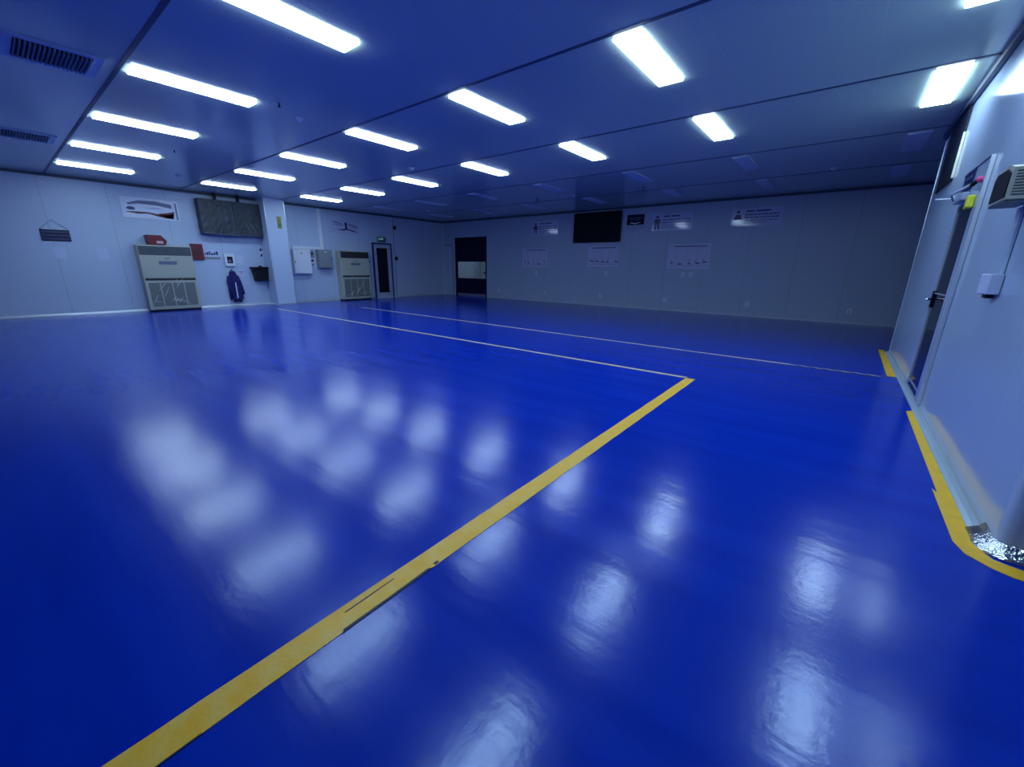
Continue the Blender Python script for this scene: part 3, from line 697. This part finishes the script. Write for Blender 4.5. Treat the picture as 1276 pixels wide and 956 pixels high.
# local x = towards the viewpoint (smaller y)
m = MB(); m.box(-.54, -.44, -.02, 0.0, .055, 2.28, 'wallR').box(.31, .53, -.02, 0.0, .055, 2.28, 'wallR').box(-.44, .31, -.02, 0.0, 1.98, 2.28, 'wallR'); m.build('door_frame', d)
MB().box(.53, .545, -.028, 0.0, .055, 2.29, 'alu').box(-.54, .53, -.026, 0.0, 2.281, 2.292, 'seam').build('frame_edge', d)
MB().box(-.43, .30, -.012, -.003, .06, 1.97, 'glassd').build('door_glass', d)
MB().box(-.37, -.355, -.022, -.0125, .10, 1.92, 'alu').box(-.355, .27, -.020, -.0125, .13, .142, 'alu').box(-.355, .25, -.02, -.0125, 1.10, 1.11, 'alu').build('leaf_edging', d)
h_ = MB().box(-.40, -.34, -.03, -.0125, .95, 1.13, 'black', .004).build('lock_plate', d)
MB().tube([(-.37, -.03, 1.04), (-.37, -.07, 1.04), (-.22, -.075, 1.04)], [.012, .012, .014], 'chrome', 10).build('door_handle', d)
cb = MB().box(-.38, .02, -.075, -.021, 2.0, 2.07, 'steel', .006).build('closer_body', d)
MB().tube([(-.30, -.085, 2.03), (.05, -.15, 2.045), (.30, -.06, 2.10)], .010, 'steel', 8).tube([(.28, -.06, 2.09), (.34, -.04, 2.12)], .018, 'black', 8).build('closer_arm', cb)
MB().box(.29, .37, -.075, -.021, 1.89, 2.0, 'yellow', .015, 3).box(.19, .29, -.06, -.04, 1.965, 1.995, 'yellow', .006).box(.17, .29, -.06, -.04, 1.895, 1.925, 'yellow', .006).build('yellow_stop', d)
MB().lathe([(.025, -.021), (.025, -.045), (.015, -.055)], (.40, 0, 2.12), 'y', 'pink', 16).build('pink_knob', d)
m = MB(); m.box(-.22, .21, -.03, -.0205, 0, .20, 'ink', .003)
words(m, -.16, .14, .12, .02, -.03, 'inkg'); words(m, -.16, .1, .06, .02, -.03, 'inkg')
wmesh(m, 'door_sign', 'R', 6.26, 2.09, 'small navy sign on the head of the right-hand door', 'sign')

# dark board hung above, by the ceiling, its lit near side painted pale yellow
t = wthing('high_panel', 'R', 8.22, 2.44, 'dark panel high on the right partition beside the ceiling', 'panel')
MB().box(-.62, .575, -.014, 0.0, 0, H - 2.44 - .075, 'dark').build('sheet', t)
MB().box(.577, .590, -.022, 0.0, 0, .50, 'edgelit').build('lit_edge', t)
MB().box(-.62, .575, -.02, 0.0, -.02, -.001, 'black').build('bottom_rail', t)

# projecting bracket
m = MB(); m.tube([(0, 0.0, 0), (0, -.15, .006)], .008, 'white', 8).lathe([(.03, 0.0), (.03, -.008)], (0, 0, 0), 'y', 'white', 14)
wmesh(m, 'wall_bracket', 'R', 7.15, 2.14, 'thin white rod standing out from the right partition beyond the door', 'bracket')

# vented unit with dark window
t = wthing('wall_unit', 'R', 4.07, 1.745, 'cream vented wall unit with dark screen at the right edge', 'wall unit')
MB().prism([(-.195, .0), (.195, .0), (.195, .175), (.10, .20), (-.14, .20), (-.195, .17)], -.15, 0.0, 'beige').build('casing', t)
MB().prism([(-.175, .015), (.165, .015), (.165, .150), (.09, .18), (-.13, .18), (-.175, .15)], -.156, -.1505, 'black').build('screen', t)
for q in range(9): MB().box(.1955, .199, -.135, -.02, .022 + q * .016, .029 + q * .016, 'slate').build('vent_slot', t)
MB().box(-.19, .19, -.148, -.03, -.014, -.0005, 'slate').build('bottom_grille', t)
# switch box and conduit
t = wthing('switch_box', 'R', 4.22, 1.185, 'pale switch box on the right partition below the vented unit', 'switch box')
MB().box(-.16, .10, -.06, 0.0, 0, .13, 'paper', .006).build('casing', t)
m = MB(); 
for q in range(3): m.tube([(-.185 - .01 * q, -.03, .03 + q * .03), (-.215, -.045, .04 + q * .03), (-.165, -.05, .05 + q * .03)], .006, 'white', 6)
m.build('cable_loops', t)
MB().box(-.06, .02, -.045, -.005, -.028, -.001, 'black').build('cable_gland', t)
MB().box(-.065, .055, -.016, 0.0, .1305, .545, 'wallR', .003).build('conduit', t)

# ------------------------------------------------------------------ camera
cam = bpy.data.cameras.new('camera'); co = bpy.data.objects.new('camera', cam); C.objects.link(co)
FPX = 504.645
cam.sensor_width = 36.0; cam.lens = FPX / 1276 * 36.0; cam.clip_start = 0.05; cam.clip_end = 100
Rt = Vector((0.7817440372855463, 0.62347168266157, 0.012622245744915835)); Up = Vector((-0.18179646296591775, 0.2084915594350411, 0.960979352378305)); Fw = Vector((-0.5965117821313978, 0.753534558307378, -0.276331980079991))
M3 = Matrix((Rt, Up, -Fw)).transposed()
co.matrix_world = Matrix.Translation((0, 0, CAMH)) @ M3.to_4x4()
bpy.context.scene.camera = co

# ------------------------------------------------------------------ world and view
w = bpy.data.worlds.new('world'); bpy.context.scene.world = w; w.use_nodes = True
w.node_tree.nodes['Background'].inputs['Color'].default_value = (0.02, 0.03, 0.06, 1); w.node_tree.nodes['Background'].inputs['Strength'].default_value = 0.2
vs = bpy.context.scene.view_settings
vs.view_transform = 'Standard'; vs.look = 'None'; vs.exposure = 0.0; vs.gamma = 1.0; vs.use_curve_mapping = False
